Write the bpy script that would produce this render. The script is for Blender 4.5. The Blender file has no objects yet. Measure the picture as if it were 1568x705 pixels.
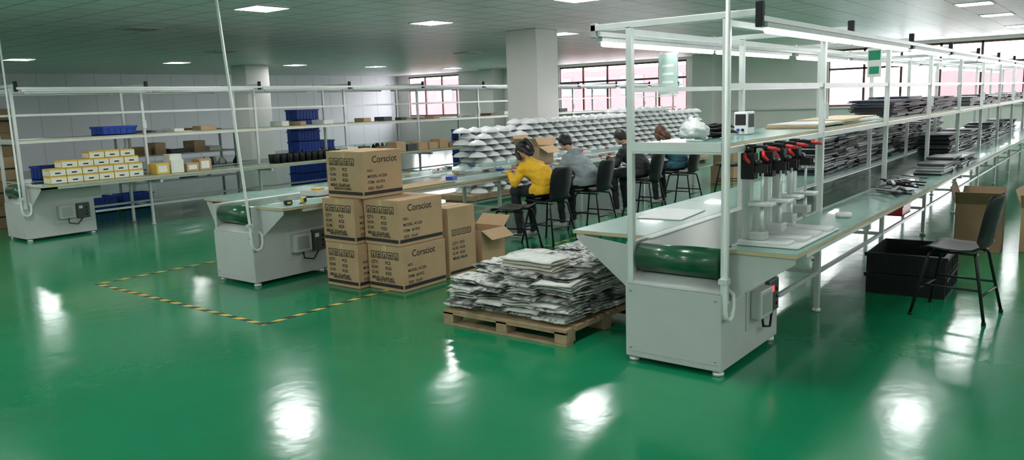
import bpy, bmesh, math, random
from mathutils import Vector, Matrix, noise
random.seed(7)
R=random.uniform
S=bpy.context.scene
H=1.7; CZ=3.2
T0=.79       # work-top height
TI=T0+.002   # items on the tables
SZ=1.42      # shelf top
SI=SZ+.002

# ------------------------------------------------------------ materials
def newmat(name):
    m=bpy.data.materials.new(name); m.use_nodes=True
    nt=m.node_tree; p=nt.nodes['Principled BSDF']
    return m,nt,p
def N(nt,t,**k):
    n=nt.nodes.new(t)
    for a,b in k.items(): setattr(n,a,b)
    return n
def mat(name,col,rough=.5,metal=0,var=.12,scale=6,bump=0,bscale=40,emit=None,estr=0,coat=0,spec=.5):
    m,nt,p=newmat(name)
    p.inputs['Roughness'].default_value=rough
    p.inputs['Metallic'].default_value=metal
    p.inputs['Coat Weight'].default_value=coat
    p.inputs['Specular IOR Level'].default_value=spec
    tc=N(nt,'ShaderNodeTexCoord')
    ns=N(nt,'ShaderNodeTexNoise'); ns.inputs['Scale'].default_value=scale; ns.inputs['Detail'].default_value=4
    nt.links.new(tc.outputs['Object'],ns.inputs['Vector'])
    cr=N(nt,'ShaderNodeValToRGB')
    c=Vector(col[:3])
    cr.color_ramp.elements[0].position=.3; cr.color_ramp.elements[1].position=.7
    cr.color_ramp.elements[0].color=(*(c*(1-var)),1); cr.color_ramp.elements[1].color=(*[min(1,q*(1+var)) for q in c],1)
    nt.links.new(ns.outputs['Fac'],cr.inputs['Fac']); nt.links.new(cr.outputs['Color'],p.inputs['Base Color'])
    if bump:
        n2=N(nt,'ShaderNodeTexNoise'); n2.inputs['Scale'].default_value=bscale
        nt.links.new(tc.outputs['Object'],n2.inputs['Vector'])
        bp=N(nt,'ShaderNodeBump'); bp.inputs['Strength'].default_value=bump; bp.inputs['Distance'].default_value=.02
        nt.links.new(n2.outputs['Fac'],bp.inputs['Height']); nt.links.new(bp.outputs['Normal'],p.inputs['Normal'])
    if emit:
        p.inputs['Emission Color'].default_value=(*emit,1); p.inputs['Emission Strength'].default_value=estr
    return m

M_gray=mat('painted_sheet_metal',(.47,.485,.48),.42,0,.05,3)
M_alu=mat('aluminium',(.68,.70,.70),.35,.4,.06,5)
M_alud=mat('aluminium_dull',(.38,.40,.40),.45,.4,.08,5)
M_pipe=mat('pvc_conduit',(.72,.74,.72),.4,0,.04)
M_gtop=mat('green_laminate',(.20,.36,.31),.25,0,.06,2,coat=.2)
M_edge=mat('laminate_edge',(.50,.40,.25),.5)
M_belt=mat('green_belt',(.006,.075,.028),.28,0,.15,4,coat=.3)
M_black=mat('black_plastic',(.010,.010,.012),.48,0,.1,spec=.3)
M_blackm=mat('black_metal',(.012,.012,.013),.4,.3,.1)
M_dark=mat('dark_grey_plastic',(.06,.065,.065),.4)
M_white=mat('white_enamel',(.76,.77,.78),.3,0,.03)
M_wpl=mat('white_plastic',(.68,.69,.69),.4,0,.05)
M_bag=mat('white_film',(.55,.57,.57),.35,0,.12,12,.5,22)
M_red=mat('red_plastic',(.55,.02,.025),.3)
M_led=mat('red_display',(.5,.0,.0),.4,emit=(1,.03,.03),estr=3)
M_blue=mat('blue_plastic',(.012,.055,.36),.4,0,.15)
M_kraft=mat('kraft_cardboard',(.44,.29,.165),.75,0,.07,4,.05,60)
M_kraftd=mat('kraft_cardboard_dark',(.25,.155,.085),.8,0,.1,4)
M_ink=mat('black_ink',(.02,.018,.016),.7)
M_yel=mat('yellow_card',(.70,.46,.08),.6)
M_label=mat('white_card',(.72,.72,.66),.6,0,.05)
M_tape=mat('tape_clear',(.52,.38,.22),.25)
M_wood=mat('pallet_wood',(.34,.235,.14),.8,0,.25,9,.2,30)
M_skin=mat('skin',(.62,.38,.27),.55,0,.04)
M_hair=mat('black_hair',(.012,.009,.008),.45,0,.3,30,.3,90)
M_hairb=mat('brown_hair',(.10,.04,.02),.5,0,.3,30,.3,90)
M_eyew=mat('eye_white',(.8,.8,.8),.3)
M_lip=mat('lips',(.45,.16,.14),.5)
M_sy=mat('yellow_knit',(.80,.45,.02),.85,0,.1,12,.6,14)
M_sg=mat('grey_denim',(.30,.34,.37),.85,0,.12,10,.6,12)
M_sk=mat('black_jacket',(.018,.018,.024),.7,0,.15,10,.6,12)
M_st=mat('teal_jacket',(.02,.09,.13),.8,0,.15,10,.6,12)
M_pk=mat('dark_trousers',(.015,.016,.022),.8,0,.15,10,.6,12)
M_shoe=mat('shoe',(.45,.44,.42),.6)
M_on=mat('led_tube_on',(1,1,1),.4,emit=(.96,1,.98),estr=10)
M_panel=mat('led_panel_on',(1,1,1),.4,emit=(1,1,1),estr=40)
M_navy=mat('navy_panel',(.015,.022,.05),.4,0,.3)
M_silver=mat('silver_strip',(.42,.44,.46),.4,.2,.15)
M_green=mat('sign_green',(.0,.28,.14),.5)
M_pale=mat('sign_pale_green',(.46,.60,.56),.4)
M_screen=mat('screen',(.01,.01,.012),.1)

# ------------------------------------------------------------ builder
class B:
    def __init__(s,name): s.name=name; s.v=[]; s.f=[]; s.m=[]; s.sm=[]; s.mats=[]
    def mi(s,m):
        if m not in s.mats: s.mats.append(m)
        return s.mats.index(m)
    def add(s,vs,fs,m,smooth=False):
        o=len(s.v); s.v+= [Vector(q) for q in vs]; k=s.mi(m)
        for f in fs: s.f.append([o+i for i in f]); s.m.append(k); s.sm.append(smooth)
    def box(s,x0,x1,y0,y1,z0,z1,m,bev=0,M=None):
        if bev:
            bm=bmesh.new(); bmesh.ops.create_cube(bm,size=1)
            for v in bm.verts: v.co=Vector((x0+(v.co.x+.5)*(x1-x0),y0+(v.co.y+.5)*(y1-y0),z0+(v.co.z+.5)*(z1-z0)))
            bmesh.ops.bevel(bm,geom=bm.edges[:],offset=bev,segments=2,affect='EDGES',profile=.5)
            bm.verts.index_update()
            vs=[v.co.copy() for v in bm.verts]; fs=[[v.index for v in f.verts] for f in bm.faces]; bm.free()
        else:
            vs=[Vector((x,y,z)) for x in (x0,x1) for y in (y0,y1) for z in (z0,z1)]
            fs=[(0,1,3,2),(4,6,7,5),(0,4,5,1),(2,3,7,6),(0,2,6,4),(1,5,7,3)]
        if M: vs=[M@q for q in vs]
        s.add(vs,fs,m)
    def sweep(s,pts,rx,m,ry=None,lat=None,seg=10,cap=True,smooth=True):
        pts=[Vector(p) for p in pts]; n=len(pts)
        if not isinstance(rx,(list,tuple)): rx=[rx]*n
        if ry is None: ry=rx
        vs=[];prev=None
        for i,p in enumerate(pts):
            t=(pts[min(i+1,n-1)]-pts[max(i-1,0)]).normalized()
            if lat is not None: a=Vector(lat)
            elif prev is None: a=Vector((0,0,1)).cross(t) if abs(t.z)<.9 else Vector((1,0,0))
            else: a=prev
            a=(a-t*a.dot(t)).normalized(); prev=a; b=t.cross(a)
            for k in range(seg):
                an=2*math.pi*k/seg
                vs.append(p+a*(rx[i]*math.cos(an))+b*(ry[i]*math.sin(an)))
        fs=[]
        for i in range(n-1):
            for k in range(seg):
                k2=(k+1)%seg
                fs.append((i*seg+k,i*seg+k2,(i+1)*seg+k2,(i+1)*seg+k))
        if cap: fs.append(tuple(range(seg-1,-1,-1))); fs.append(tuple((n-1)*seg+k for k in range(seg)))
        s.add(vs,fs,m,smooth)
    def cyl(s,p0,p1,r,m,r1=None,seg=14): s.sweep([p0,p1],[r,r if r1 is None else r1],m,seg=seg)
    def lathe(s,prof,c,m,seg=16,M=None):
        vs=[];c=Vector(c);n=len(prof)
        for r,z in prof:
            for k in range(seg):
                a=2*math.pi*k/seg; q=Vector((r*math.cos(a),r*math.sin(a),z))
                if M: q=M@q
                vs.append(c+q)
        fs=[(i*seg+k,i*seg+(k+1)%seg,(i+1)*seg+(k+1)%seg,(i+1)*seg+k) for i in range(n-1) for k in range(seg)]
        s.add(vs,fs,m,True)
    def ell(s,c,r,m,M=None,seg=14,rings=9,fn=None):
        c=Vector(c);vs=[]
        for i in range(rings+1):
            th=math.pi*i/rings
            for k in range(seg):
                a=2*math.pi*k/seg
                q=Vector((math.sin(th)*math.cos(a),math.sin(th)*math.sin(a),math.cos(th)))
                if fn: q=fn(q)
                q=Vector((q.x*r[0],q.y*r[1],q.z*r[2]))
                if M: q=M@q
                vs.append(c+q)
        fs=[(i*seg+k,(i+1)*seg+k,(i+1)*seg+(k+1)%seg,i*seg+(k+1)%seg) for i in range(rings) for k in range(seg)]
        s.add(vs,fs,m,True)
    def shell(s,g,th,m,M=None,smooth=True):
        ni=len(g);nj=len(g[0]);g=[[Vector(q) for q in r] for r in g];vs=[];bt=[]
        for i in range(ni):
            for j in range(nj):
                du=g[min(i+1,ni-1)][j]-g[max(i-1,0)][j]; dv=g[i][min(j+1,nj-1)]-g[i][max(j-1,0)]
                n=du.cross(dv); n=n.normalized() if n.length>1e-9 else Vector((0,0,1))
                vs.append(g[i][j]+n*th/2); bt.append(g[i][j]-n*th/2)
        T=ni*nj; vs+=bt; fs=[]
        I=lambda i,j:i*nj+j
        for i in range(ni-1):
            for j in range(nj-1):
                fs.append((I(i,j),I(i+1,j),I(i+1,j+1),I(i,j+1))); fs.append((T+I(i,j),T+I(i,j+1),T+I(i+1,j+1),T+I(i+1,j)))
        ed=[I(i,0) for i in range(ni)]+[I(ni-1,j) for j in range(1,nj)]+[I(i,nj-1) for i in range(ni-2,-1,-1)]+[I(0,j) for j in range(nj-2,0,-1)]
        for a,b in zip(ed,ed[1:]+ed[:1]): fs.append((a,b,T+b,T+a))
        if M: vs=[M@q for q in vs]
        s.add(vs,fs,m,smooth)
    def poly(s,pts,th,m):
        pts=[Vector(p) for p in pts]; n=(pts[1]-pts[0]).cross(pts[2]-pts[0]).normalized()*th/2; k=len(pts)
        vs=[p+n for p in pts]+[p-n for p in pts]
        fs=[tuple(range(k)),tuple(range(2*k-1,k-1,-1))]+[(i,(i+1)%k,k+(i+1)%k,k+i) for i in range(k)]
        s.add(vs,fs,m)
    def text(s,body,o,xd,yd,size,m,bold=.0):
        cu=bpy.data.curves.new('t','FONT'); cu.body=body; cu.size=size; cu.offset=bold
        ob=bpy.data.objects.new('t',cu); S.collection.objects.link(ob)
        bpy.context.view_layer.update()
        me=ob.evaluated_get(bpy.context.evaluated_depsgraph_get()).to_mesh()
        xd=Vector(xd);yd=Vector(yd);o=Vector(o)
        s.add([o+xd*v.co.x+yd*v.co.y for v in me.vertices],[tuple(p.vertices) for p in me.polygons],m)
        ob.evaluated_get(bpy.context.evaluated_depsgraph_get()).to_mesh_clear()
        bpy.data.objects.remove(ob); bpy.data.curves.remove(cu)
    def done(s,M=None,origin=True,recalc=True):
        vs=[M@q for q in s.v] if M else s.v
        o=Vector((0,0,0))
        if origin:
            o=Vector(((min(q.x for q in vs)+max(q.x for q in vs))/2,(min(q.y for q in vs)+max(q.y for q in vs))/2,min(q.z for q in vs)))
        me=bpy.data.meshes.new(s.name)
        me.from_pydata([q-o for q in vs],[],s.f)
        for m in s.mats: me.materials.append(m)
        me.polygons.foreach_set('material_index',s.m); me.polygons.foreach_set('use_smooth',s.sm)
        if recalc:
            bm=bmesh.new(); bm.from_mesh(me); bmesh.ops.recalc_face_normals(bm,faces=bm.faces); bm.to_mesh(me); bm.free()
        me.update()
        ob=bpy.data.objects.new(s.name,me); ob.location=o; S.collection.objects.link(ob)
        return ob
def TR(x,y,z=0,rz=0,rx=0,s=1): return Matrix.Translation((x,y,z))@Matrix.Rotation(rz,4,'Z')@Matrix.Rotation(rx,4,'X')@Matrix.Scale(s,4)

# ------------------------------------------------------------ room shell
X0,X1,Y0,Y1=-6,28,-7,29
m,nt,p=newmat('epoxy_floor')
tc=N(nt,'ShaderNodeTexCoord'); L=nt.links.new
n1=N(nt,'ShaderNodeTexNoise'); n1.inputs['Scale'].default_value=.5; n1.inputs['Detail'].default_value=6
L(tc.outputs['Object'],n1.inputs['Vector'])
cr=N(nt,'ShaderNodeValToRGB'); e=cr.color_ramp.elements
e[0].position=.3;e[0].color=(.004,.160,.066,1); e[1].position=.72;e[1].color=(.008,.225,.095,1)
L(n1.outputs['Fac'],cr.inputs['Fac'])
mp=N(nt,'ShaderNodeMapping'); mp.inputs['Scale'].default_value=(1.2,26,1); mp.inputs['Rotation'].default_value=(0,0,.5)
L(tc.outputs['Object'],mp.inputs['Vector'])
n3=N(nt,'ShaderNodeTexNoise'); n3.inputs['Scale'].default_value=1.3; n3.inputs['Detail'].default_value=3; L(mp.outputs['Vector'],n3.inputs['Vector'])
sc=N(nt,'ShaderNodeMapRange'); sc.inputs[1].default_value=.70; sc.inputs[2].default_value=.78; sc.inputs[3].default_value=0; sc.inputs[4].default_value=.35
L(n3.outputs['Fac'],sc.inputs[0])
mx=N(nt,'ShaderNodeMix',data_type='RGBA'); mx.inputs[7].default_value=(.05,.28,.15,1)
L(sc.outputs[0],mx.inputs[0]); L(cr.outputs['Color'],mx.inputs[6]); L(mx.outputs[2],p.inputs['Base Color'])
n2=N(nt,'ShaderNodeTexNoise'); n2.inputs['Scale'].default_value=2.2; n2.inputs['Detail'].default_value=5; L(tc.outputs['Object'],n2.inputs['Vector'])
mr=N(nt,'ShaderNodeMapRange'); mr.inputs[3].default_value=.11; mr.inputs[4].default_value=.20; L(n2.outputs['Fac'],mr.inputs[0]); L(mr.outputs[0],p.inputs['Roughness'])
bp=N(nt,'ShaderNodeBump'); bp.inputs['Strength'].default_value=.09; bp.inputs['Distance'].default_value=.02
n4=N(nt,'ShaderNodeTexNoise'); n4.inputs['Scale'].default_value=5.5; n4.inputs['Detail'].default_value=3; L(tc.outputs['Object'],n4.inputs['Vector'])
L(n4.outputs['Fac'],bp.inputs['Height']); L(bp.outputs['Normal'],p.inputs['Normal'])
M_floor=m
m,nt,p=newmat('ceiling_tiles'); L=nt.links.new
tc=N(nt,'ShaderNodeTexCoord'); sp=N(nt,'ShaderNodeSeparateXYZ'); L(tc.outputs['Object'],sp.inputs[0])
outs=[]
for ax in (0,1):
    a=N(nt,'ShaderNodeMath',operation='MULTIPLY_ADD'); a.inputs[1].default_value=1/.6; a.inputs[2].default_value=100.; L(sp.outputs[ax],a.inputs[0])
    f=N(nt,'ShaderNodeMath',operation='FRACT'); L(a.outputs[0],f.inputs[0])
    d=N(nt,'ShaderNodeMath',operation='SUBTRACT'); d.inputs[1].default_value=.5; L(f.outputs[0],d.inputs[0])
    ab=N(nt,'ShaderNodeMath',operation='ABSOLUTE'); L(d.outputs[0],ab.inputs[0])
    g=N(nt,'ShaderNodeMath',operation='LESS_THAN'); g.inputs[1].default_value=.028; L(ab.outputs[0],g.inputs[0]); outs.append(g)
mxm=N(nt,'ShaderNodeMath',operation='MAXIMUM'); L(outs[0].outputs[0],mxm.inputs[0]); L(outs[1].outputs[0],mxm.inputs[1])
w=N(nt,'ShaderNodeTexWhiteNoise',noise_dimensions='2D'); fl=N(nt,'ShaderNodeVectorMath',operation='SNAP'); fl.inputs[1].default_value=(.6,.6,10)
ad=N(nt,'ShaderNodeVectorMath',operation='ADD'); ad.inputs[1].default_value=(.3,.3,0); L(tc.outputs['Object'],ad.inputs[0]); L(ad.outputs[0],fl.inputs[0]); L(fl.outputs[0],w.inputs['Vector'])
cr=N(nt,'ShaderNodeValToRGB'); cr.color_ramp.elements[0].color=(.88,.76,.81,1); cr.color_ramp.elements[1].color=(.95,.83,.88,1); L(w.outputs['Value'],cr.inputs['Fac'])
mx=N(nt,'ShaderNodeMix',data_type='RGBA'); mx.inputs[7].default_value=(.42,.38,.40,1); L(mxm.outputs[0],mx.inputs[0]); L(cr.outputs['Color'],mx.inputs[6]); L(mx.outputs[2],p.inputs['Base Color'])
p.inputs['Roughness'].default_value=.38
M_ceil=m
def panelwall(name,col,axis,pitch):
    m,nt,p=newmat(name); L=nt.links.new
    tc=N(nt,'ShaderNodeTexCoord'); sp=N(nt,'ShaderNodeSeparateXYZ'); L(tc.outputs['Object'],sp.inputs[0])
    a=N(nt,'ShaderNodeMath',operation='MULTIPLY_ADD'); a.inputs[1].default_value=1/pitch; a.inputs[2].default_value=100; L(sp.outputs[axis],a.inputs[0])
    f=N(nt,'ShaderNodeMath',operation='FRACT'); L(a.outputs[0],f.inputs[0])
    g=N(nt,'ShaderNodeMath',operation='LESS_THAN'); g.inputs[1].default_value=.03; L(f.outputs[0],g.inputs[0])
    mx=N(nt,'ShaderNodeMix',data_type='RGBA'); mx.inputs[6].default_value=(*col,1); mx.inputs[7].default_value=(*[c*.75 for c in col],1)
    L(g.outputs[0],mx.inputs[0]); L(mx.outputs[2],p.inputs['Base Color']); p.inputs['Roughness'].default_value=.4
    return m
M_pw=panelwall('sandwich_panel_wall',(.88,.86,.93),0,.95)
M_wall=mat('painted_wall',(.84,.81,.78),.6,0,.03,1)
M_frame=mat('window_frame',(.12,.045,.04),.5)
M_col=mat('column_paint',(.78,.75,.73),.55,0,.03,2)

b=B('floor'); b.box(X0,X1,Y0,Y1,-.1,0,M_floor); b.done(origin=False)
b=B('ceiling'); b.box(X0,X1,Y0,Y1,CZ,CZ+.1,M_ceil); b.done(origin=False)
b=B('wall_left'); b.box(X0,X1,Y1,Y1+.15,0,CZ,M_pw); b.done(origin=False)
b=B('wall_right'); b.box(X0,X1,Y0-.15,Y0,0,CZ,M_wall); b.done(origin=False)
b=B('wall_back'); b.box(X0-.15,X0,Y0,Y1,0,CZ,M_wall); b.done(origin=False)
wins=[(24.9,28.2),(13.4,19.2),(2.6,8.2),(-6,1.8)]
ZS,ZH=1.2,3.1
b=B('wall_far'); b.box(X1,X1+.2,Y0,Y1,0,ZS,M_wall); b.box(X1,X1+.2,Y0,Y1,ZH,CZ,M_wall)
ys=[Y0]+[q for w_ in sorted(wins) for q in w_]+[Y1]
for a,c in zip(ys[::2],ys[1::2]): b.box(X1,X1+.2,a,c,ZS,ZH,M_wall)
b.done(origin=False)
m,nt,p=newmat('window_glass'); nt.nodes.remove(p)
t=N(nt,'ShaderNodeBsdfTransparent'); g=N(nt,'ShaderNodeBsdfGlossy'); g.inputs['Roughness'].default_value=.02
ms=N(nt,'ShaderNodeMixShader'); ms.inputs[0].default_value=.05; nt.links.new(t.outputs[0],ms.inputs[1]); nt.links.new(g.outputs[0],ms.inputs[2]); nt.links.new(ms.outputs[0],nt.nodes['Material Output'].inputs[0])
M_glass=m
for i,(a,c) in enumerate(wins):
    b=B('window_%d'%(i+1)); n=max(2,round((c-a)/1.15)); st=(c-a)/n
    for k in range(n+1):
        y=a+k*st; b.box(X1+.03,X1+.10,max(a,y-.035),min(c,y+.035),ZS,ZH,M_frame)
    for z in (ZS+.035,2.45,ZH-.035): b.box(X1+.03,X1+.10,a,c,z-.035,z+.035,M_frame)
    b.box(X1+.06,X1+.066,a,c,ZS,ZH,M_glass)
    b.done()
b=B('trim_1'); b.box(X1-.12,X1-.001,Y0,Y1,ZS-.05,ZS,M_col); b.done()
for (x,y,wx) in [(13.4,9.75,.78),(15.2,22.7,.9),(27.2,22.2,.79),(27.2,12.0,.79),(26.9,.5,.6)]:
    b=B('column'); b.box(x,x+wx,y,y+.8,0,CZ,M_col,.02)
    b.box(x-.01,x+wx+.01,y-.01,y+.81,0,.12,M_gray); b.done()
b=B('building_exterior'); M_pink=mat('pink_stucco',(.26,.095,.10),.8); M_win=mat('ext_glass',(.09,.11,.13),.2)
def ext(xa,ya,yb,zt,mm):
    b.box(xa,xa+6,ya,yb,-8,zt,mm)
    y=ya+1
    while y<yb-2.5:
        for z in (-4.5,-1.2,2.1):
            if z+1.6<zt: b.box(xa-.05,xa,y,y+2.2,z,z+1.6,M_win)
        y+=3.6
ext(60,28,80,4.3,M_pink); ext(90,-40,16,3.4,M_pink); ext(75,18,27,2.9,mat('grey_stucco',(.26,.28,.30),.8))
b.done()
b=B('ground_exterior'); b.box(X1+1,120,-80,120,-8.2,-8,mat('asphalt',(.50,.50,.50),.8)); b.done()

def panel(x,y,on=True):
    b=B('ceiling_light_panel' if on else 'ceiling_vent')
    z=CZ-.001
    for (a,c,d,e_) in [(-.3,.3,-.3,-.275),(-.3,.3,.275,.3),(-.3,-.275,-.275,.275),(.275,.3,-.275,.275)]:
        b.box(x+a,x+c,y+d,y+e_,z-.018,z,M_wpl)
    if on: b.box(x-.275,x+.275,y-.275,y+.275,z-.010,z,M_panel)
    else:
        b.box(x-.275,x+.275,y-.275,y+.275,z-.006,z,M_dark)
        for k in range(8): b.box(x-.27,x+.27,y-.25+k*.07,y-.225+k*.07,z-.014,z-.006,M_alud)
    b.done()
for y,xs in [(10.2,(-4.8,-1.2,3,7.2,10.8,15.0,19.2,23.4)),(6.6,(-4.8,-1.8,1.2,5.4,10.2,14.4,18.6,22.8)),(2.4,(-4.8,-2.4,.6,4.2,8.4,12.6,16.8,19.8,24)),
             (22.2,(-1.8,3,8.4,12.6,16.8,20.4,24.6)),(-2.4,(-3,.6,3.6,7.2,12,17.4,22.8)),(16.2,(-4.8,-1.8,1.2)),(13.2,(-3,0)),(-4.8,(-3,1.2,5.4,9.6,15,20.4))]:  # low-x panels and short rows are unseen, added to lighten the foreground
    for x in xs: panel(x,y)
for x,y in [(7.2,13.8),(11.4,18),(18,15.6)]: panel(x,y,False)

# ------------------------------------------------------------ assembly lines
W=.66
def line(yo,xe,posts,lamps,lean=(0,0),front=4.37):
    b=B('conveyor_assembly_line')
    b.box(front,5.33,yo,yo+W,.035,.52,M_gray,.008)
    g=[[(front+.11*s_,y,.52+.07*math.sin(s_*math.pi/2)) for y in (yo+.012,yo+W-.012)] for s_ in [0,.2,.4,.6,.8,1]]
    b.shell(g,.006,M_gray)
    b.box(front+.11,5.33,yo+.012,yo+W-.012,.52,.59,M_gray)
    b.box(front+.02,5.45,yo,yo+.012,.51,T0-.002,M_gray,.003); b.box(front+.02,5.45,yo+W-.04,yo+W,.51,T0-.002,M_gray,.003)
    for x in (front+.05,5.28):
        for y in (yo+.04,yo+W-.04):
            b.cyl((x,y,.02),(x,y,.05),.014,M_alu); b.cyl((x,y,.001),(x,y,.022),.036,M_alu)
    b.box(front-.002,front,yo+.02,yo+W-.02,.075,.078,M_alud)
    for y in (yo+.04,yo+W-.04):
        for z in (.10,.48): b.cyl((front-.004,y,z),(front,y,z),.008,M_alud)
    b.box(4.75,5.28,yo-.008,yo,.20,.49,M_gray,.004)
    b.box(4.80,5.02,yo-.08,yo-.008,.27,.46,M_gray,.012); b.box(4.84,4.98,yo-.084,yo-.08,.30,.43,M_alud,.002)
    b.box(5.06,5.24,yo-.040,yo-.008,.25,.47,M_dark,.006)
    b.box(5.09,5.14,yo-.044,yo-.040,.39,.43,M_led if posts and lamps else M_wpl)
    for k in range(3): b.cyl((5.19,yo-.047,.30+k*.05),(5.19,yo-.040,.30+k*.05),.012,M_black)
    b.sweep([(4.93,yo-.04,.27),(4.93,yo-.05,.2),(5.05,yo-.05,.17),(5.14,yo-.03,.26)],.008,M_black)
    b.cyl((4.47,yo+.04,T0-.100),(4.47,yo+W-.075,T0-.100),.094,M_belt,seg=28)
    b.cyl((4.47,yo+.012,T0-.100),(4.47,yo+W-.04,T0-.100),.02,M_alu)
    b.box(4.47,xe,yo+.04,yo+W-.075,T0-.023,T0-.0065,M_belt)
    b.box(4.60,xe,yo+.04,yo+W-.075,.71,T0-.024,M_alud)
    for y in (yo,yo+W-.075): b.box(4.60,xe,y,y+(.04 if y==yo else .075),.70,T0,M_alu,.003)
    def board(x0,x1,y0,y1,zt,th=.025,top=M_gtop):
        b.box(x0,x1,y0,y1,zt-th,zt-.003,M_edge); b.box(x0+.002,x1-.002,y0+.002,y1-.002,zt-.003,zt,top)
    n=int((xe-4.5)/1.8)
    def rowb(xs,y0,y1,zt,th=.025):
        L_=(xe-xs)/n
        for k in range(n): board(xs+k*L_+.002,xs+(k+1)*L_-.002,y0,y1,zt,th)
    rowb(4.45,yo-.41,yo-.001,T0); rowb(4.64,yo+W+.001,yo+1.24,T0)
    for y in (yo-.39,yo+1.18): b.box(4.70,xe,y,y+.03,T0-.06,T0-.026,M_alu)
    b.poly([(4.47,yo-.002,T0-.03),(4.47,yo-.40,T0-.03),(4.47,yo-.40,T0-.06),(4.47,yo-.002,.46)],.004,M_gray)
    b.poly([(4.44,yo+W+.002,T0-.03),(4.66,yo+1.22,T0-.03),(4.66,yo+1.22,T0-.06),(4.44,yo+W+.002,.46)],.004,M_gray)
    top=2.14 if posts else .72
    px=[front+.03]+[6.2+2*k for k in range(int((xe-6.2)/2)+1)]
    yl,yr=yo+W-.035,yo-.005
    for i,x in enumerate(px):
        for y in (yr,yl):
            lo=.46 if i==0 else .03
            if i==0 and not posts: continue
            b.box(x-.02,x+.02,y-.02,y+.02,lo,top,M_alu,.003)
            if i: b.cyl((x,y,.001),(x,y,.02),.032,M_alu); b.cyl((x,y,.02),(x,y,.04),.01,M_alu)
        if i:
            b.box(x-.02,x+.02,yo-.38,yo+1.20,.68,.72,M_alu); b.box(x-.015,x+.015,yr,yl,.30,.33,M_alu)
    for y in (yr,yl): b.box(5.33,xe-.3,y-.012,y+.012,.30,.33,M_alu)
    if posts:
        for y in (yr,yl):
            b.box(px[0],xe,y-.018,y+.018,SZ-.055,SZ-.02,M_alu); b.box(px[0],xe,y-.014,y+.014,1.74,1.77,M_alu); b.box(px[0],xe,y-.016,y+.016,2.09,2.125,M_alu)
        rowb(4.39,yr+.021,yl-.021,SZ,.02)
        b.box(4.375,4.389,yr+.02,yl-.02,SZ-.045,SZ+.01,M_alu)
        for i,x in enumerate(px):
            b.box(x-.018,x+.018,yr,yl,SZ-.06,SZ-.024,M_alu)
            b.box(x-.02,x+.02,yo-.20,yo+W+.24,2.13,2.17,M_alu,.003)
            b.box(x-.022,x+.022,yo-.215,yo-.175,2.07,2.21,M_black,.004); b.box(x-.02,x+.02,yo+W+.20,yo+W+.24,2.09,2.18,M_alud,.004)
            if i and i%2: b.box(x-.03,x+.03,yr-.04,yr-.02,1.50,1.62,M_wpl,.004)
        for y in (yo-.195,yo+W+.22):
            b.box(px[0],xe,y-.025,y+.025,2.10,2.13,M_alu)
            for x in px:
                if x+1.9<xe+1: 
                    b.box(x+.06,min(x+1.86,xe),y-.022,y+.022,2.07,2.098,M_wpl); b.cyl((x+.10,y,2.055),(min(x+1.80,xe-.05),y,2.055),.016,M_on if lamps else M_wpl,seg=8)
    x=front-.03;y=yo-.035
    b.sweep([(x+lean[0],y+lean[1],CZ-.002),(x,y,.60),(x,y,.44),(x+.015,y,.39),(x+.055,y,.365),(x+.10,y,.38),(x+.12,y,.43),(x+.12,y,.51),(x+.12,y+.04,.54)],.013,M_pipe)
    b.box(x-.025,x+.03,y-.02,yo,.60,.63,M_alu)
    return b.done()
line(1.86,24.4,True,True)
line(6.65,15.6,False,False,lean=(-.10,.12))
line(12.06,24.4,True,False)

# ------------------------------------------------------------ floor tape
m,nt,p=newmat('hazard_tape'); L=nt.links.new
tc=N(nt,'ShaderNodeTexCoord'); sp=N(nt,'ShaderNodeSeparateXYZ'); L(tc.outputs['Object'],sp.inputs[0])
a=N(nt,'ShaderNodeMath',operation='ADD'); L(sp.outputs[0],a.inputs[0]); L(sp.outputs[1],a.inputs[1])
mm=N(nt,'ShaderNodeMath',operation='MULTIPLY_ADD'); mm.inputs[1].default_value=5.0; mm.inputs[2].default_value=100; L(a.outputs[0],mm.inputs[0])
f=N(nt,'ShaderNodeMath',operation='FRACT'); L(mm.outputs[0],f.inputs[0])
g=N(nt,'ShaderNodeMath',operation='LESS_THAN'); g.inputs[1].default_value=.52; L(f.outputs[0],g.inputs[0])
mx=N(nt,'ShaderNodeMix',data_type='RGBA'); mx.inputs[6].default_value=(.70,.46,.10,1); mx.inputs[7].default_value=(.02,.02,.02,1)
L(g.outputs[0],mx.inputs[0]); L(mx.outputs[2],p.inputs['Base Color']); p.inputs['Roughness'].default_value=.4
b=B('floor_marking_tape')
b.box(3.575,3.625,5.385,8.305,.0003,.0015,m); b.box(3.625,13,5.385,5.435,.0003,.0015,m); b.box(3.625,10,8.255,8.305,.0003,.0015,m); b.done(origin=False)

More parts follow.
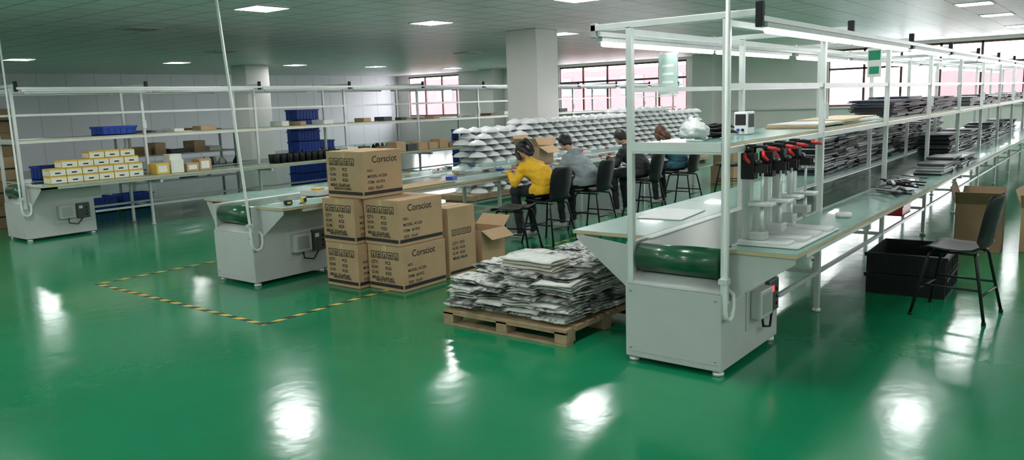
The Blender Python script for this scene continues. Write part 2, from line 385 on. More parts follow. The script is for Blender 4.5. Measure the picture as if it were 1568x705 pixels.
# ------------------------------------------------------------ cartons
def carton(x,y,z,sx,sy,sz,rz=0,printed=True,name='cardboard_carton',mt=None):
    b=B(name); mk=mt or M_kraft
    b.box(0,sx,0,sy,0,sz,mk,.004)
    b.box(-.001,sx+.001,sy/2-.025,sy/2+.025,sz-.08,sz+.001,M_tape)
    b.box(.0,sx,sy/2-.0015,sy/2+.0015,sz+.001,sz+.0016,M_kraftd)
    if printed:
        e=.0018
        def mark(o,xd,w,h):
            o=Vector(o); xd=Vector(xd)
            def r(u0,u1,v0,v1):
                ps=[o+xd*u0+Vector((0,0,v0)),o+xd*u1+Vector((0,0,v0)),o+xd*u1+Vector((0,0,v1)),o+xd*u0+Vector((0,0,v1))]
                b.poly(ps,.0008,M_ink)
            r(.01,w-.01,.030,.062)
            return r
        r=mark((-e,sy,0),(0,-1,0),sy,sz)
        for k in range(5):
            u=.045+k*.076; v=sz*.70; s_=.062; q=.007
            r(u,u+s_,v,v+q); r(u,u+s_,v+s_,v+s_+q); r(u,u+q,v,v+s_); r(u+s_-q,u+s_,v,v+s_)
            r(u+.026,u+.036,v+.012,v+.048); r(u+.014,u+.048,v+.012,v+.020)
            if k%2: r(u+.016,u+.046,v+.035,v+.044)
        tx=['QTY:        PCS','N.W:        KGS','G.W:        KGS','MEAS: 52x47x43']
        for k,t_ in enumerate(tx): b.text(t_,(-e,sy-.045,sz*.58-k*.05),(0,-1,0),(0,0,1),.042,M_ink,.0012)
        b.text('MADE IN CHINA',(-e,sy-.10,.075),(0,-1,0),(0,0,1),.034,M_ink,.001)
        r=mark((0,-e,0),(1,0,0),sx,sz)
        b.text('Corsciot',(.12,-e,sz*.75),(1,0,0),(0,0,1),.088,M_ink,.001)
        for k,t_ in enumerate(['NO.:','MODEL: AC220','ITEM:  60 PCS','SIZE:  52x47']): b.text(t_,(.06,-e,sz*.56-k*.055),(1,0,0),(0,0,1),.036,M_ink,.0008)
    return b.done(TR(x,y,z,rz))
carton(4.83,5.66,.002,.5,.46,.425,.0)
carton(4.95,5.18,.002,.58,.465,.425,.01)
carton(4.84,5.68,.430,.5,.46,.425,.0)
carton(4.94,5.20,.430,.58,.465,.425,-.01)
carton(4.90,5.60,.859,.5,.52,.44,-.02)
b=B('cardboard_carton')
b.box(0,.40,0,.36,0,.70,M_kraft,.004); b.box(.0,.40,.155,.205,.7,.702,M_tape)
for k in range(4):
    u=.05+k*.075; b.box(u,u+.06,-.002,0,.42,.427,M_ink); b.box(u,u+.06,-.002,0,.475,.482,M_ink); b.box(u,u+.007,-.002,0,.42,.48,M_ink); b.box(u+.053,u+.06,-.002,0,.42,.48,M_ink); b.box(u+.025,u+.034,-.002,0,.432,.468,M_ink)
for k in range(4): b.text(['QTY:  PCS','N.W:  KGS','G.W:  KGS','MEAS: 40x36'][k],(.05,-.002,.33-k*.05),(1,0,0),(0,0,1),.04,M_ink,.001)
b.box(.01,.39,-.0015,0,.04,.07,M_ink)
b.done(TR(5.60,5.20,.002))
def open_carton(x,y,z,sx,sy,sz,rz,flaps=(1,1,1,1),mt=None):
    b=B('open_cardboard_carton'); k=mt or M_kraft; t=.006
    b.box(0,sx,0,sy,0,t,k); b.box(0,sx,0,t,t,sz,k); b.box(0,sx,sy-t,sy,t,sz,k); b.box(0,t,t,sy-t,t,sz,k); b.box(sx-t,sx,t,sy-t,t,sz,k)
    fl=.45*min(sx,sy)
    if flaps[0]: b.poly([(0,0,sz),(sx,0,sz),(sx-.01,-fl*.8,sz-fl*.5),(.01,-fl*.8,sz-fl*.5)],t,k)
    if flaps[1]: b.poly([(sx,0,sz),(sx,sy,sz),(sx+fl*.7,sy-.01,sz+fl*.6),(sx+fl*.7,.01,sz+fl*.6)],t,k)
    if flaps[2]: b.poly([(0,sy,sz),(sx,sy,sz),(sx,sy+fl*.3,sz+fl*.9),(0,sy+fl*.3,sz+fl*.9)],t,k)
    if flaps[3]: b.poly([(0,0,sz),(0,sy,sz),(-fl*.6,sy,sz+fl*.7),(-fl*.6,0,sz+fl*.7)],t,k)
    return b.done(TR(x,y,z,rz))
open_carton(6.12,5.22,.002,.38,.40,.40,.0,(1,1,1,0))
open_carton(9.35,.98,.002,.55,.42,.50,.05,(0,1,1,1),M_kraftd)
open_carton(9.5,.38,.002,.6,.45,.46,-.05,(1,0,1,1))
open_carton(9.35,6.8,TI,.42,.40,.26,.1,(1,1,1,1))
carton(14.6,6.0,.002,.5,.45,.35,.1,False); carton(14.65,6.02,.356,.45,.42,.25,.0,False)
b=B('cardboard_carton_stack')
for k in range(5):
    for j in range(2):
        xx=4.0+j*.56+R(-.02,.02); yy=14.0+R(-.02,.02); b.box(xx,xx+.53,yy,yy+.5,k*.375+.002,k*.375+.374,M_kraftd if (k+j)%3 else M_kraft,.005)
        b.box(xx+.03,xx+.5,yy-.002,yy,k*.375+.17,k*.375+.20,M_ink)
b.done()
b=B('small_product_carton_stack')
def small(x,y,z,w=.222,h=.105):
    b.box(x,x+w-.006,y,y+.24,z,z+h-.003,M_yel,.003)
    b.box(x+.006,x+w-.012,y-.002,y,z+.008,z+h-.022,M_label); b.box(x+.07,x+w-.08,y-.003,y-.002,z+.03,z+.05,M_ink)
    b.box(x-.002,x,y+.02,y+.22,z+.01,z+h-.03,M_label)
z0=TI
for k in range(6): small(4.68+k*.222,11.83,z0); small(4.68+k*.222,11.84,z0+.105)
for k in range(5): small(4.86+k*.222,11.86,z0+.21)
for k in (1,2,3): small(5.03+k*.226,11.88,z0+.315)
b.done()
b=B('small_product_carton_stack')
for i,(x,h,mm_) in enumerate([(6.20,.16,M_yel),(6.44,.20,M_label),(6.70,.13,M_kraft),(6.92,.18,M_kraft)]):
    b.box(x,x+.21,11.80,12.03,z0,z0+h,mm_,.004); b.box(x+.03,x+.17,11.798,11.80,z0+.03,z0+h-.03,M_label)
b.box(6.44,6.64,11.83,12.01,z0+.201,z0+.29,M_label,.004)
b.done()
def tote(x,y,z,sx,sy,sz):
    b=B('blue_plastic_tote'); t=.012
    for (a,c,d,e_) in [(0,sx,0,t),(0,sx,sy-t,sy),(0,t,t,sy-t),(sx-t,sx,t,sy-t)]: b.box(a,c,d,e_,0,sz,M_blue)
    b.box(0,sx,0,sy,0,t,M_blue)
    for (a,c,d,e_) in [(-.015,sx+.015,-.015,.005),(-.015,sx+.015,sy-.005,sy+.015),(-.015,.005,0,sy),(sx-.005,sx+.015,0,sy)]: b.box(a,c,d,e_,sz-.03,sz,M_blue)
    k=.08
    while k<sx-.05: b.box(k,k+.012,-.010,0,.01,sz-.03,M_blue); k+=.09
    for d in (.1,.22):
        if d<sy: b.box(-.010,0,d,d+.012,.01,sz-.03,M_blue)
    b.done(TR(x,y,z))
tote(5.62,12.14,SI,.50,.40,.13); tote(4.95,12.85,TI,.40,.34,.20)
for k in range(7):
    tote(11.3,15.0,.002+k*.245,.6,.42,.24)
    if k<4: tote(11.95,15.05,.002+k*.245,.4,.42,.24)
for k in range(4): tote(17.6,15.6,.002+k*.245,.6,.42,.24)
tote(6.2,14.4,.002,.55,.4,.28); tote(6.9,14.4,.002,.55,.4,.28)
b=B('black_lamp_cup_group')
for k in range(11): 
    for j in range(2):
        x=8.35+k*.135; y=11.75+j*.14; b.lathe([(.0,0),(.045,0),(.052,.08),(.058,.15),(.05,.155),(.0,.15)],(x,y,TI),M_black,12)
b.done()
b=B('lamp_housing_group')
for k in range(30):
    x=7.4+R(0,.9) if k<10 else R(9.9,14.5); y=R(12.85,13.2); r=R(.04,.065)
    b.lathe([(0,0),(r,0),(r*1.1,.03),(r*.6,R(.06,.14)),(0,.14)],(x,y,TI),random.choice([M_dark,M_black,M_silver,M_kraftd]),10)
b.done()
b=B('parts_box_group')
for k in range(14):
    x=9.95+k*.32; b.box(x,x+.26,11.74,12.02,TI,TI+R(.08,.2),random.choice([M_kraftd,M_dark,M_kraft,M_label,M_black]),.004)
b.done()
b=B('shelf_parts_group')
for k in range(28):
    x=4.7+k*.5+R(0,.12)
    if x<6.3 or random.random()<.35: continue
    b.box(x,x+R(.12,.35),12.15,12.15+R(.15,.4),SI,SI+R(.02,.09),random.choice([M_kraft,M_white,M_label,M_dark,M_kraftd]),.004)
b.done()
b=B('storage_rack')
for x in (7.9,10.3):
    for y in (16.0,16.6): b.box(x-.02,x+.02,y-.02,y+.02,.001,1.3,M_alud)
for z in (.3,.85,1.25):
    b.box(7.9,10.3,15.98,16.62,z,z+.03,M_alud)
    x=8.0
    while x<10: 
        w_=R(.2,.45); b.box(x,x+w_,16.05,16.5,z+.031,z+.031+R(.08,.25 if z<1.2 else .12),random.choice([M_kraftd,M_kraft,M_dark,M_label,M_white]),.005); x+=w_+.1
b.done()

# ------------------------------------------------------------ pallet + newspaper bundles
b=B('wooden_pallet'); 
pw,pl=1.16,1.12
for k in range(3): b.box(k*(pl-.09)/2,k*(pl-.09)/2+.09,0,pw,0,.018,M_wood)
for i in range(3):
    for k in range(3): b.box(k*(pl-.12)/2,k*(pl-.12)/2+.12,i*(pw-.1)/2,i*(pw-.1)/2+.1,.018,.085,M_wood,.003)
for i in range(3): b.box(0,pl,i*(pw-.1)/2,i*(pw-.1)/2+.1,.085,.103,M_wood)
for k in range(8): b.box(k*(pl-.1)/7,k*(pl-.1)/7+.1,0,pw,.103,.122,M_wood,.002)
b.box(.0,.02,0,pw,.085,.102,M_wood,.002)
b.done(TR(4.38,3.00,.001))
def newsm(name,sc,lo,hi,d,l):
    m,nt,p=newmat(name); L=nt.links.new
    tc=N(nt,'ShaderNodeTexCoord')
    br=N(nt,'ShaderNodeTexNoise'); br.inputs['Scale'].default_value=sc; br.inputs['Detail'].default_value=6; L(tc.outputs['Object'],br.inputs['Vector'])
    cr=N(nt,'ShaderNodeValToRGB'); e=cr.color_ramp.elements; e[0].position=lo;e[0].color=(d,d*1.05,d*1.05,1);e[1].position=hi;e[1].color=(l,l,l*.96,1)
    L(br.outputs['Fac'],cr.inputs['Fac']); L(cr.outputs['Color'],p.inputs['Base Color']); p.inputs['Roughness'].default_value=.5
    return m
M_n1=newsm('newsprint_dense',34,.44,.56,.10,.55); M_n2=newsm('newsprint_light',22,.36,.50,.15,.66); M_n3=newsm('newsprint_photo',12,.42,.60,.06,.48)
M_newsp=mat('newsprint_plain',(.64,.64,.61),.75,0,.15,14)
M_newst=mat('newsprint_tan',(.48,.42,.34),.75,0,.15,14)
b=B('newspaper_bundle_pile')
def sheet(cx,cy,cz,lx,ly,rz,mm_,amp,seed,th=.020):
    g=[]
    for i in range(13):
        r=[]
        for j in range(8):
            s_=i/12
            if s_<.46: u=(-.5+s_/.46)*lx; z=0
            elif s_>.54: u=(.5-(s_-.54)/.46)*lx; z=th
            else: a=(s_-.46)/.08*math.pi; u=.5*lx+th*.6*math.sin(a); z=th/2*(1-math.cos(a))
            v=(j/7-.5)*ly
            nz=noise.noise(Vector((u*7+seed,v*7,seed)))*amp+noise.noise(Vector((u*22,v*22+seed,seed)))*amp*.4
            ex=1+.08*noise.noise(Vector((j*.9,seed,z*60)))
            r.append((u*ex,v,max(.128-cz,z+nz-.5*amp*max(abs(v/ly)*2-.7,0))))
        g.append(r)
    b.shell(g,.005,mm_,TR(cx,cy,cz,rz))
for ix in range(3):
    for iy in range(4):
        cx=4.60+ix*.35; cy=3.17+iy*.28
        h=.24+(.0 if iy>1 else .11)+(.05 if ix>0 else -.01)+R(-.03,.03)
        z=.146; k=0
        while z<.12+h:
            d=random.choice([0,math.pi,math.pi,math.pi/2,-math.pi/2])
            sheet(cx+R(-.04,.04),cy+R(-.03,.03),z,R(.28,.36),R(.24,.31),d+R(-.16,.16),random.choice([M_n1,M_n2,M_n2,M_n3,M_newsp]),.014,ix*10+iy+k*.9)
            z+=R(.028,.038); k+=1
for k in range(5): sheet(4.64,3.44,.435+k*.026,.24,.46,R(-.03,.03)+math.pi,M_newst if k%2 else M_newsp,.006,k*3.1)
for k in range(22): sheet(4.62+R(0,.75),3.1+R(0,.5 if k%2 else .95),.40+R(-.02,.06)+(.05 if k%2 else -.03),R(.2,.3),R(.15,.25),R(0,6),random.choice([M_n1,M_n2,M_n3,M_n2]),.035,50+k)
b.done()

# ------------------------------------------------------------ chairs
SH=.52
def chair(x,y,rz,back=True):
    b=B('shell_chair' if back else 'stool')
    prof=[(.215,SH-.03),(.20,SH-.008),(.15,SH),(.05,SH-.012),(-.06,SH-.014),(-.14,SH-.006),(-.19,SH+.02),(-.215,SH+.07),(-.23,SH+.14),(-.245,SH+.22),(-.262,SH+.31),(-.278,SH+.385),(-.285,SH+.41)]
    wid=[.19,.205,.215,.22,.22,.21,.195,.18,.19,.20,.20,.185,.14]
    if not back: prof=prof[:7]; wid=wid[:7]
    g=[]
    for (py,pz),w_ in zip(prof,wid):
        r=[]
        for j in range(9):
            u=j/4-1
            scoop=.018*u*u*(1 if pz<SH+.03 else 0); fwd=.05*u*u*(1 if pz>SH+.06 else .3 if pz>SH+.02 else 0)
            r.append((u*w_,py+fwd,pz+scoop))
        g.append(r)
    b.shell(g,.012,M_black)
    r=.0115
    ft=[(-.23,.25),(.23,.25),(-.23,-.25),(.23,-.25)]; tp=[(-.16,.15),(.16,.15),(-.16,-.15),(.16,-.15)]
    for (fx,fy),(tx,ty) in zip(ft,tp):
        b.sweep([(tx*.6,ty,SH-.028),(tx*.95,ty*1.02,SH-.032),(tx*1.05,ty*1.08,SH-.06),(fx,fy,.012)],r,M_blackm); b.cyl((fx,fy,.001),(fx,fy,.02),.016,M_black)
    def at(i,z):
        k=(SH-.06-z)/(SH-.06-.012); return Vector((tp[i][0]*1.05*(1-k)+ft[i][0]*k,tp[i][1]*1.08*(1-k)+ft[i][1]*k,z))
    for i,j,z in [(0,1,.20),(2,3,.20),(0,2,.24),(1,3,.24)]: b.cyl(at(i,z),at(j,z),.009,M_blackm)
    for tx in (-.16,.16): b.cyl((tx*.8,.15,SH-.03),(tx*.8,-.15,SH-.03),.009,M_blackm)
    return b.done(TR(x,y,0,rz))
chair(6.66,.96,-.12)
PP=[(7.82,5.56),(8.84,5.60),(10.27,5.60),(11.52,5.60)]
for (x,y),a in zip(PP,(-.08,0,0,0)): chair(x-(.05 if x<8 else 0),y-.03,a)
chair(7.02,5.48,.3,False)
chair(13.2,5.5,.4)

# ------------------------------------------------------------ people
def person(name,x,y,rz,shirt,pants,hairm,lean=.26,turn=0,pony=False,hood=False,long=False,feety=.34,sc=1.0,nz=.98,hp=-.75):
    b=B('tmp'); sh=shirt
    sp=[(0,-.02,SH+.045),(0,-.01,.63),(0,.0,.72),(0,.02+lean*.3,.82),(0,.03+lean*.68,nz-.10),(0,lean+.01,nz-.02),(0,lean+.04,nz+.03)]
    b.sweep(sp,[.15,.182,.172,.178,.190,.155,.065],sh,[.10,.128,.13,.13,.12,.09,.06],lat=(1,0,0),seg=20)
    b.sweep([(0,lean,nz-.02),(0,lean+.04,nz+.05),(0,lean+.075,nz+.10)],[.055,.05,.052],sh,seg=12)
    segs=[('t',Vector(sp[i]),Vector(sp[i+1])) for i in range(len(sp)-1)]
    segs.append(('k',Vector((0,lean+.05,nz+.075)),Vector((0,lean+.08,nz+.12))))
    wr=[]
    for s_ in (-1,1):
        A=Vector((s_*.160,lean-.0,nz-.055)); E=Vector((s_*.245,lean+.06,nz-.245)); Wr=Vector((s_*.12,lean+.27,.835)); wr.append((s_,Wr,(Wr-E).normalized()))
        b.ell(A,(.072,.070,.070),sh)
        b.sweep([A,A.lerp(E,.5),E,E.lerp(Wr,.12),E.lerp(Wr,.55),Wr],[.068,.062,.054,.055,.045,.032],sh,seg=14)
        b.ell(E,(.052,.052,.052),sh)
        Hp=Vector((s_*.095,0,.632)); K=Vector((s_*.14,.40,.61)); An=Vector((s_*.13,feety,.095))
        b.sweep([Hp,Hp.lerp(K,.4),Hp.lerp(K,.8),K],[.092,.084,.068,.064],sh,seg=14); b.ell(K,(.064,.066,.064),sh); b.ell(Hp,(.095,.095,.088),sh)
        b.sweep([K,K.lerp(An,.35),K.lerp(An,.8),An],[.06,.062,.045,.042],sh,seg=14)
        T=An+Vector((s_*.02,.15,-.055))
        b.sweep([An+Vector((0,-.05,-.045)),An+Vector((0,.03,-.045)),An+Vector((0,.1,-.055)),T],[.036,.042,.046,.034],sh,[.042,.045,.034,.024],lat=(1,0,0),seg=12)
        b.ell(An,(.042,.044,.044),sh)
        segs+=[('s',A,E),('s',E,Wr),('p',Hp,K),('p',K,An+Vector((0,0,.02))),('f',An+Vector((0,-.05,-.05)),T)]
    if hood: b.ell((0,lean-.03,nz+.02),(.115,.085,.075),sh)
    ob=b.done(origin=False)
    rm=ob.modifiers.new('r','REMESH'); rm.mode='VOXEL'; rm.voxel_size=.012; rm.use_smooth_shade=True
    sm=ob.modifiers.new('s','SMOOTH'); sm.factor=.6; sm.iterations=6
    bpy.context.view_layer.update()
    ev=ob.evaluated_get(bpy.context.evaluated_depsgraph_get()); me=ev.to_mesh()
    vs=[v.co.copy() for v in me.vertices]; fs=[tuple(p_.vertices) for p_ in me.polygons]; vn=[v.normal.copy() for v in me.vertices]
    ev.to_mesh_clear(); bpy.data.objects.remove(ob)
    vs=[q+n_*(.011*noise.noise(Vector((q.x*9,q.y*9,q.z*22)))+.005*noise.noise(q*30))*(1 if nz>q.z>.13 else 0) for q,n_ in zip(vs,vn)]
    b=B(name)
    cls={'t':shirt,'s':shirt,'k':M_skin,'p':pants,'f':M_shoe}
    groups={}
    for f in fs:
        c=sum((vs[i] for i in f),Vector())/len(f); best=None;bd=9
        for k,a,d in segs:
            ab=d-a; t_=max(0,min(1,(c-a).dot(ab)/ab.length_squared)); dd=(c-a-ab*t_).length
            if k=='p': dd-=.01
            if dd<bd: bd=dd;best=k
        if best in 'tp' and c.y<.13: best='t' if c.z>.60 else 'p'
        if best=='f' and c.z>.1: best='p'
        groups.setdefault(best,[]).append(f)
    b.v=vs
    for k,fl in groups.items():
        mi_=b.mi(cls[k])
        for f in fl: b.f.append(list(f)); b.m.append(mi_); b.sm.append(True)
    b.sweep([(0,-.012,.585),(0,-.010,.60),(0,-.008,.64),(0,-.002,.69)],[.196,.198,.194,.172],shirt,[.139,.141,.140,.128],lat=(1,0,0),seg=32)
    for s_,Wr,d in wr:
        b.sweep([Wr-d*.03,Wr+d*.004],[.038,.036],shirt,seg=14)
        d=Vector((d.x*.6,d.y,d.z*.1)).normalized(); side=Vector((d.y,-d.x,0))*(-s_)
        side=side if side.x*(-s_)>0 else -side
        b.sweep([Wr,Wr+d*.03,Wr+d*.07,Wr+d*.095],[.026,.036,.042,.038],M_skin,[.022,.017,.016,.012],lat=side,seg=12)
        for k,(o_,ln) in enumerate([(.031,.066),(.011,.075),(-.010,.070),(-.030,.055)]):
            p0=Wr+d*.088+side*o_; up=Vector((0,0,1))
            b.sweep([p0,p0+d*ln*.4+up*.006,p0+d*ln*.75-up*.004,p0+d*ln*.95-up*.020],[.0095,.009,.0085,.006],M_skin,seg=8)
        p0=Wr+d*.03+side*.03; b.sweep([p0,p0+side*.025+d*.02,p0+side*.032+d*.05-Vector((0,0,.008))],[.013,.011,.008],M_skin,seg=8)
    HM=Matrix.Translation((0,lean+.125,nz+.145))@Matrix.Rotation(turn,4,'Z')@Matrix.Rotation(hp,4,'X')
    hb=B('h')
    def skull(q):
        k=1-.22*max(0,-q.z)*(1 if q.y>-.3 else .6); return Vector((q.x*k,q.y*(1 if q.y<0 else .93)*(1-.08*max(0,-q.z)),q.z))
    hb.ell((0,0,0),(.076,.096,.115),M_skin,seg=20,rings=14,fn=skull)
    hb.sweep([(0,.085,.012),(0,.100,-.012),(0,.106,-.028),(0,.09,-.036)],[.006,.009,.013,.008],M_skin,seg=8)
    for s_ in (-1,1):
        hb.ell((s_*.030,.080,.004),(.012,.008,.0055),M_eyew); hb.ell((s_*.030,.0865,.004),(.0045,.003,.0045),M_hair)
        hb.ell((s_*.031,.086,.022),(.014,.004,.0025),M_hair)
        hb.ell((s_*.078,.0,-.005),(.010,.019,.032),M_skin)
    hb.ell((0,.084,-.058),(.022,.008,.007),M_lip)
    zc=-.78
    def hairf(q):
        n_=1+.035*noise.noise(q*5)+.02*noise.noise(q*13)
        if q.y>.30 and q.z<.42: return Vector((q.x*.92,.22,max(q.z,-.15)))
        if q.z<zc: return Vector((q.x*.7,min(q.y,-.2)*.8-.2,zc))
        if q.y>-.25 and q.z<-.2: return Vector((q.x*.93,-.2,q.z))
        return q*n_
    hb.ell((0,-.010,.010),(.090,.110,.124),hairm,seg=30,rings=22,fn=hairf)
    if pony:
        hb.ell((0,-.108,.03),(.022,.02,.022),M_dark)
        hb.sweep([(0,-.10,.03),(0,-.15,.02),(.01,-.175,-.05),(.015,-.165,-.14),(.02,-.15,-.22)],[.018,.03,.032,.026,.006],hairm,seg=10)
    if long:
        hb.sweep([(0,-.06,-.02),(0,-.085,-.08),(0,-.09,-.15),(0,-.08,-.2)],[.085,.08,.07,.03],hairm,[.045,.04,.035,.015],lat=(1,0,0),seg=14)
        for s_ in (-1,1): hb.sweep([(s_*.07,.02,.05),(s_*.088,.03,-.02),(s_*.08,.04,-.10),(s_*.07,.03,-.15)],[.02,.03,.026,.008],hairm,seg=10)
    o=len(b.v); 
    for m_ in hb.mats: b.mi(m_)
    b.v+=[HM@q for q in hb.v]
    for f,mi_,s2 in zip(hb.f,hb.m,hb.sm): b.f.append([o+i for i in f]); b.m.append(b.mi(hb.mats[mi_])); b.sm.append(s2)
    return b.done(TR(x,y,.004,rz,0,sc))
person('seated_woman',PP[0][0],PP[0][1]+.03,-.08,M_sy,M_pk,M_hair,.24,-.4,pony=True,long=True,nz=.96,hp=-.95)
person('seated_worker',PP[1][0],PP[1][1]+.03,.0,M_sg,M_pk,M_hair,.24,-.6,hood=True,nz=1.0)
person('seated_worker',PP[2][0],PP[2][1]+.03,.0,M_sk,M_pk,M_hair,.22,-.5,nz=.99,hood=True)
person('seated_worker',PP[3][0],PP[3][1]+.03,.0,M_st,M_pk,M_hairb,.20,-.4,long=True,nz=.99)

# ------------------------------------------------------------ lampshade stacks
b=B('lampshade_stack')
prof=[(.0,.092),(.040,.090),(.046,.078),(.085,.070),(.125,.052),(.152,.028),(.166,.004),(.168,-.004),(.160,-.003),(.12,.035),(.05,.055)]
for row,yy in enumerate((9.0,9.36)):
    x=10.55
    while x<19.5:
        h=(1.30 if x<11.75 else 1.50)+(.10 if 15.6<x<17.5 else 0)+random.choice([0,0,-.05])
        z=.155; lay=0
        while z<h-.09:
            b.lathe(prof,(x+(.17 if lay%2 else 0)+R(-.008,.008),yy+R(-.01,.01),z),M_white,16); z+=.105; lay+=1
        x+=.345
b.box(10.1,19.8,8.80,9.56,.06,.148,M_wood)
for x in (10.2,12,14,16,18,19.6): b.box(x,x+.1,8.85,9.5,.001,.06,M_wood)
b.done()

# ------------------------------------------------------------ panel stacks on the right line
def slabs(name,x0,x1,y0,y1,z0,ht,mats,ln=.5,tk=(.008,.02),j=.04):
    b=B(name); x=x0
    while x<x1:
        z=z0+.001; h=ht*R(.78,1.05)
        while z<z0+h:
            t_=R(*tk); mm_=random.choice(mats); dx=R(-j,j);dy=R(-j,j)*.8
            M=TR((x+ln/2)+dx,(y0+y1)/2+dy,z,R(-.08,.08))
            b.box(-ln/2*.94,ln/2*.94,-(y1-y0)/2*.9,(y1-y0)/2*.9,0,t_*.82,mm_,0,M); z+=t_
        x+=ln
    return b.done()
slabs('flat_panel_stack',8.9,15.5,2.62,3.06,TI,.47,[M_navy,M_black,M_silver,M_dark,M_black,M_wpl],.46)
slabs('flat_panel_stack',9.0,12.6,1.95,2.42,SI,.19,[M_navy,M_navy,M_black,M_dark],.72)
slabs('flat_panel_stack',14.0,22,1.95,2.42,SI,.14,[M_navy,M_silver,M_dark],.7)
slabs('flat_panel_stack',9.3,11.3,1.50,1.80,TI,.14,[M_black,M_silver,M_dark],.5,(.01,.03))
slabs('flat_panel_stack',12.4,20,1.95,2.4,TI,.25,[M_navy,M_silver,M_dark,M_black],.6)
slabs('board_stack',6.4,8.5,1.95,2.40,SI,.03,[M_edge,M_kraft,M_wpl],.7,(.01,.02),.05)
b=B('metal_strip_pile')
for k in range(34):
    M=TR(7.85+R(-.4,.4),1.62+R(-.1,.1),TI+k*.003,R(-.7,.9)+.2); b.box(-.16,.16,-.012,.012,0,.012,random.choice([M_silver,M_black,M_dark,M_black]),0,M)
b.done()
b=B('black_storage_bin')
for k in range(2):
    z=.002+k*.175; hh=.17
    b.box(0,.75,0,.60,z,z+.02,M_black)
    for q in [(0,.75,0,.02),(0,.75,.58,.60),(0,.02,.02,.58),(.73,.75,.02,.58)]: b.box(*q,z+.02,z+hh,M_black)
    b.box(-.015,.765,-.015,.0,z+.14,z+hh,M_black); b.box(-.015,0,0,.615,z+.14,z+hh,M_black)
    for j in range(7): b.box(-.008,0,.04+j*.085,.055+j*.085,z+.02,z+.14,M_black); b.box(.04+j*.1,.055+j*.1,-.008,0,z+.02,z+.14,M_black)
b.done(TR(7.05,1.10,0,.03))
b=B('red_storage_bin'); 
for q in [(0,.4,0,.01),(0,.4,.29,.30),(0,.01,.01,.29),(.39,.4,.01,.29)]: b.box(*q,0,.12,M_red)
b.box(0,.4,0,.3,0,.01,M_red); b.box(-.01,.41,-.01,0,.10,.12,M_red); b.done(TR(9.3,1.9,.335))
# ------------------------------------------------------------ clamping fixture
b=B('clamping_test_fixture')
zt=TI
b.box(4.60,5.42,1.49,1.87,zt,zt+.012,M_wpl,.003)
for i,(cx,cy) in enumerate([(4.68,1.83),(4.88,1.79),(5.08,1.79),(5.30,1.77)]):
    b.box(cx-.07,cx+.07,cy-.27,cy+.035,zt+.012,zt+.03,M_wpl,.003)
    b.box(cx-.028,cx+.028,cy-.025,cy+.025,zt+.03,zt+.46,M_alu if i%2 else M_gray,.004)
    b.box(cx-.045,cx+.045,cy-.12,cy-.026,zt+.03+.03*i,zt+.08+.03*i,M_gray,.006); b.box(cx-.055,cx+.055,cy-.16,cy-.02,zt+.24,zt+.262,M_alu,.004)
    b.cyl((cx,cy-.09,zt+.08),(cx,cy-.09,zt+.24),.012,M_alu)
    b.box(cx-.035,cx+.035,cy-.05,cy+.035,zt+.40,zt+.56,M_black,.006)
    b.cyl((cx,cy-.09,zt+.262),(cx,cy-.09,zt+.45),.008,M_alu)
    for s_ in (-.022,.022):
        b.box(cx+s_-.004,cx+s_+.004,cy-.13,cy+.03,zt+.44,zt+.49,M_blackm); b.box(cx+s_-.004,cx+s_+.004,cy-.04,cy+.015,zt+.49,zt+.61,M_blackm)
    b.cyl((cx-.03,cy-.06,zt+.50),(cx+.03,cy-.06,zt+.50),.018,M_blackm); b.cyl((cx-.03,cy-.01,zt+.58),(cx+.03,cy-.01,zt+.58),.018,M_blackm)
    b.sweep([(cx,cy-.01,zt+.59),(cx,cy-.07,zt+.60),(cx,cy-.13,zt+.59)],.009,M_blackm); b.sweep([(cx,cy-.12,zt+.592),(cx,cy-.15,zt+.585),(cx,cy-.19,zt+.58)],[.010,.013,.009],M_red)
    b.sweep([(cx-.035,cy+.01,zt+.56),(cx-.05,cy,zt+.53),(cx-.055,cy-.03,zt+.50)],[.010,.013,.010],M_red)
b.done()
b=B('acrylic_sheet'); b.box(0,.55,0,.36,0,.006,M_wpl); b.done(TR(5.35,2.60,TI,.1))
b=B('plastic_bag')
def bagf(q):
    k=1+.30*noise.noise(q*2.3)+.16*noise.noise(q*6); return Vector((q.x*k,q.y*k,max(q.z,-.55)*k*(1.15 if abs(q.x)<.3 else .9)))
b.ell((0,0,.070),(.15,.13,.10),M_bag,seg=28,rings=18,fn=bagf); b.sweep([(0,0,.13),(.02,.03,.17),(.05,.06,.19)],[.02,.028,.03],M_bag,seg=8)
b.done(TR(4.75,2.22,SI+.006,0,0,.68))
b=B('cable_coil_pile')
for k in range(9):
    c=Vector((R(-.05,.05),R(-.05,.05),.012+k*.009)); r=R(.06,.10); b.sweep([c+Vector((r*math.cos(a*.5),r*math.sin(a*.5),.006*math.sin(a*1.7))) for a in range(13)],.008,M_black,seg=6)
b.done(TR(5.05,2.18,SI))
b=B('test_meter'); b.box(0,.16,0,.12,0,.19,M_wpl,.01); b.box(-.003,0,.015,.105,.08,.17,M_screen); b.cyl((-.012,.04,.04),(0,.04,.04),.012,M_black); b.cyl((-.012,.08,.04),(0,.08,.04),.012,M_blue); b.box(.02,.14,-.002,0,.06,.17,M_screen); b.done(TR(5.45,2.14,SI,0,0,.85))
b=B('tape_roll'); b.lathe([(.03,0),(.055,0),(.055,.03),(.03,.03),(.03,0)],(6.0,1.62,TI),M_wpl,20); b.done()
b=B('evacuation_sign'); b.box(-.003,.003,-.07,.07,0,.27,M_white); b.box(-.0045,-.003,-.06,.06,.16,.25,M_green); b.box(-.0045,-.003,-.05,.05,.03,.10,M_green)
b.box(-.004,.004,-.075,.075,.262,.275,M_alu)
for y in (-.06,.06): b.cyl((0,y,.27),(0,y,.30),.002,M_alu)
b.done(TR(8.2,1.98,1.828,-.3))
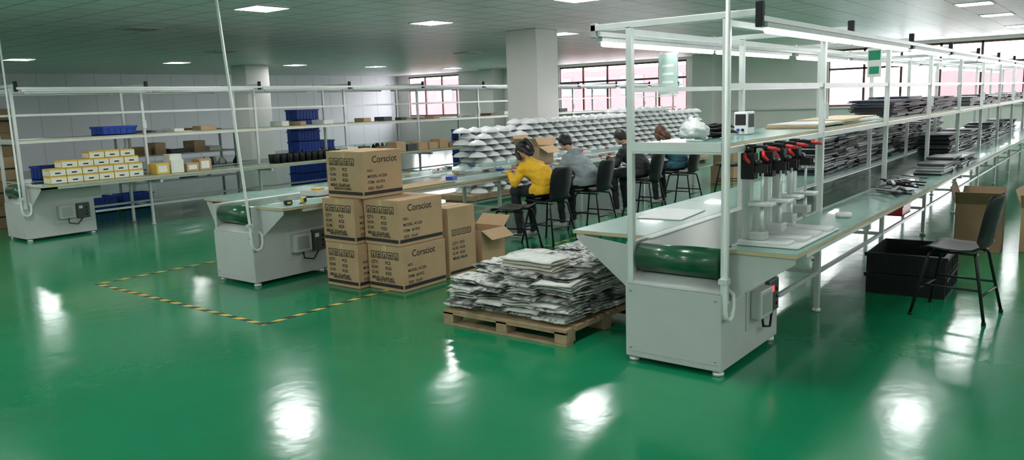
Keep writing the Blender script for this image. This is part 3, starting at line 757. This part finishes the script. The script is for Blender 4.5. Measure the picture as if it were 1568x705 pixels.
b=B('hanging_station_sign'); b.box(-.003,.003,-.10,.10,0,.30,M_pale); b.box(-.004,.004,-.105,.105,.29,.305,M_alu)
for k in range(3): b.box(-.0045,-.003,-.06,.06,.08+k*.06,.10+k*.06,M_white)
for y in (-.08,.08): b.cyl((0,y,.30),(0,y,.315),.002,M_alu)
b.done(TR(5.40,2.73,1.722,-.35))

# ------------------------------------------------------------ things on the middle line
b=B('tape_measure'); b.box(0,.07,0,.035,0,.06,M_yel,.012); b.box(.01,.06,-.002,0,.01,.05,M_black); b.box(-.03,0,.01,.025,.0,.008,M_black); b.done(TR(4.80,6.38,TI,.3))
b=B('tape_measure'); b.box(0,.08,0,.05,0,.045,M_black,.012); b.box(.02,.06,-.002,0,.01,.03,M_yel); b.box(-.02,0,.01,.03,.0,.008,M_yel); b.done(TR(4.62,6.42,TI,-.2))
b=B('parts_tray'); 
for q in [(0,.36,0,.01),(0,.36,.24,.25),(0,.01,.01,.24),(.35,.36,.01,.24)]: b.box(*q,0,.06,M_wpl)
b.box(0,.36,0,.25,0,.008,M_wpl); b.box(.06,.16,.05,.15,.008,.08,M_yel,.004); b.done(TR(5.25,6.72,TI,.15))
b=B('small_parts_scatter')
for k in range(90):
    x=R(7.2,14.5); y=random.choice([R(6.3,6.6),R(7.5,7.8),R(6.82,7.1)]); s_=R(.02,.09)
    if 9.1<x<9.9 and 6.6<y<7.4: continue
    if y<6.65 and any(abs(x-q[0])<.42 for q in PP): continue
    b.box(-s_,s_,-s_*.5,s_*.5,0,R(.01,.05),random.choice([M_white,M_red,M_silver,M_wpl,M_dark,M_blue,M_kraft]),.002,TR(x,y,TI-(.007 if 6.8<y<7.15 else 0),R(0,3)))
b.done()
b=B('kraft_board'); b.box(0,1.0,0,.34,0,.012,M_kraft,.002); b.done(TR(5.95,6.28,TI,.02))

# ------------------------------------------------------------ world + camera
w=bpy.data.worlds.new('sky'); S.world=w; w.use_nodes=True
bg=w.node_tree.nodes['Background']; bg.inputs[0].default_value=(.94,.96,1,1); bg.inputs[1].default_value=9.0
cam=bpy.data.cameras.new('camera'); co=bpy.data.objects.new('camera',cam); S.collection.objects.link(co); S.camera=co
cam.lens=27.71; cam.sensor_width=36; cam.sensor_fit='HORIZONTAL'; cam.clip_end=300
r=Vector((.6138,-.7889,-.0334)).normalized(); f=Vector((.7758,.6104,-.1592)).normalized(); u=r.cross(f).normalized(); r=f.cross(u)
co.matrix_world=Matrix(((r.x,u.x,-f.x,0),(r.y,u.y,-f.y,0),(r.z,u.z,-f.z,H),(0,0,0,1)))
S.view_settings.view_transform='Standard'
S.view_settings.exposure=.2
